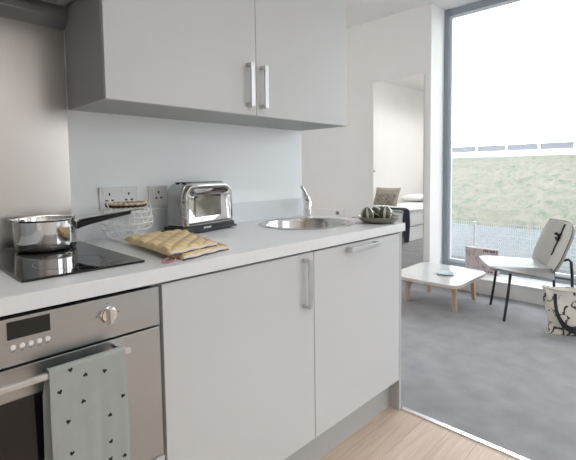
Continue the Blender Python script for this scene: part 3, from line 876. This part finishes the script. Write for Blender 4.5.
# ------------------------------------------------------------------ added lamps, all out of view
for k,(x,y) in enumerate(((.35,-1.1),(1.0,-2.6),(-.8,-2.7),(.1,-2.7))):  # spots added behind the camera to lift worktop, wall and splashback
    t = thing('added_downlight', 'round ceiling downlight added out of view to light the kitchen', 'added ceiling light', (x,y,CE), group='added kitchen downlights')
    b = nb(); lathe(b, [(.075,-.001),(.075,-.006),(.058,-.008),(.055,-.001)], n=32, closed=True); obj('trim_ring', b, M['white'], t, smooth=True)
    b = nb(); lathe(b, [(0,-.004),(.055,-.004),(.055,-.002),(0,-.002)], n=24); obj('lens', b, M['addedglow'], t)
    l = bpy.data.lights.new('downlight','SPOT'); l.energy = 38; l.spot_size = 2.4; l.spot_blend = .8; l.color = (1,.985,.97); l.shadow_soft_size = .06
    lo_ = bpy.data.objects.new('added_downlight_lamp', l); COL.objects.link(lo_); lo_.parent = t; lo_.location = (0,0,-.02)

for k,(x,y) in enumerate(((-1.5,2.2),(-.5,2.2),(.6,2.3))):  # spots added to brighten the bedroom wall that the mirror reflects
    t = thing('added_downlight', 'round ceiling downlight added out of view to brighten the bedroom', 'added ceiling light', (x,y,CE), group='added bedroom downlights')
    b = nb(); lathe(b, [(.075,-.001),(.075,-.006),(.058,-.008),(.055,-.001)], n=32, closed=True); obj('trim_ring', b, M['white'], t, smooth=True)
    b = nb(); lathe(b, [(0,-.004),(.055,-.004),(.055,-.002),(0,-.002)], n=24); obj('lens', b, M['addedglow'], t)
    l = bpy.data.lights.new('downlight','SPOT'); l.energy = 50; l.spot_size = 2.75; l.spot_blend = .8; l.color = (1,.98,.96); l.shadow_soft_size = .06
    lo_ = bpy.data.objects.new('added_downlight_lamp', l); COL.objects.link(lo_); lo_.parent = t; lo_.location = (0,0,-.02)
t = thing('added_pendant', 'round white pendant lamp added out of view to brighten the bedroom', 'added ceiling light', (.9,1.6,CE))  # glowing globe added as extra bedroom light, hidden by the kitchen wall
b = nb(); tube(b, [(0,0,-.02),(0,0,-.30)], .004, 8); obj('cord', b, M['white'], t)
b = nb(); lathe(b, [(0,0),(.05,0),(.045,-.02),(0,-.025)], n=24); obj('ceiling_rose', b, M['white'], t, smooth=True)
b = nb(); lathe(b, [(.15*math.sin(PI*i/16), -.44-.15*math.cos(PI*i/16)) for i in range(17)], n=32); obj('globe', b, emit_mat('added_globe_glow',(1,.97,.94),20.), t, smooth=True)

# daylight
w = bpy.data.worlds.new('world'); scene.world = w; w.use_nodes = True
bgn = w.node_tree.nodes['Background']; bgn.inputs['Color'].default_value = (.91,.955,1,1); bgn.inputs['Strength'].default_value = 4.0
pl = bpy.data.lights.new('window_portal','AREA'); pl.shape = 'RECTANGLE'; pl.size = YL-YR; pl.size_y = CE-.15; pl.cycles.is_portal = True
po = bpy.data.objects.new('window_portal', pl); COL.objects.link(po); po.location = (XF+.12,(YL+YR)/2,(CE+.145)/2)
po.rotation_euler = (0,PI/2,0); 
pl.size, pl.size_y = CE-.15, YL-YR

# ------------------------------------------------------------------ camera
cam = bpy.data.cameras.new('camera'); co = bpy.data.objects.new('camera', cam); COL.objects.link(co); scene.camera = co
yaw,pitch,roll,f = .7551,-.0622,-.0105,421.38
F = Vector((math.cos(yaw)*math.cos(pitch), math.sin(yaw)*math.cos(pitch), math.sin(pitch)))
Rr = Vector((math.sin(yaw),-math.cos(yaw),0)); U = Rr.cross(F)
c_,s_ = math.cos(roll),math.sin(roll)
R2 = Rr*c_+U*s_; U2 = -Rr*s_+U*c_
co.matrix_world = Matrix(((R2.x,U2.x,-F.x,-.5302),(R2.y,U2.y,-F.y,-1.0323),(R2.z,U2.z,-F.z,1.1562),(0,0,0,1)))
cam.sensor_fit = 'HORIZONTAL'; cam.sensor_width = 36; cam.lens = f/576*36
cam.shift_x = -18.97/576; cam.shift_y = -32.32/576; cam.clip_start = .02; cam.clip_end = 200

vs_ = scene.view_settings
vs_.view_transform = 'Standard'; vs_.look = 'None'; vs_.gamma = 1; vs_.use_curve_mapping = False; vs_.exposure = 0.29
scene.cycles.max_bounces = 10; scene.cycles.diffuse_bounces = 6; scene.cycles.glossy_bounces = 6; scene.cycles.transparent_max_bounces = 12
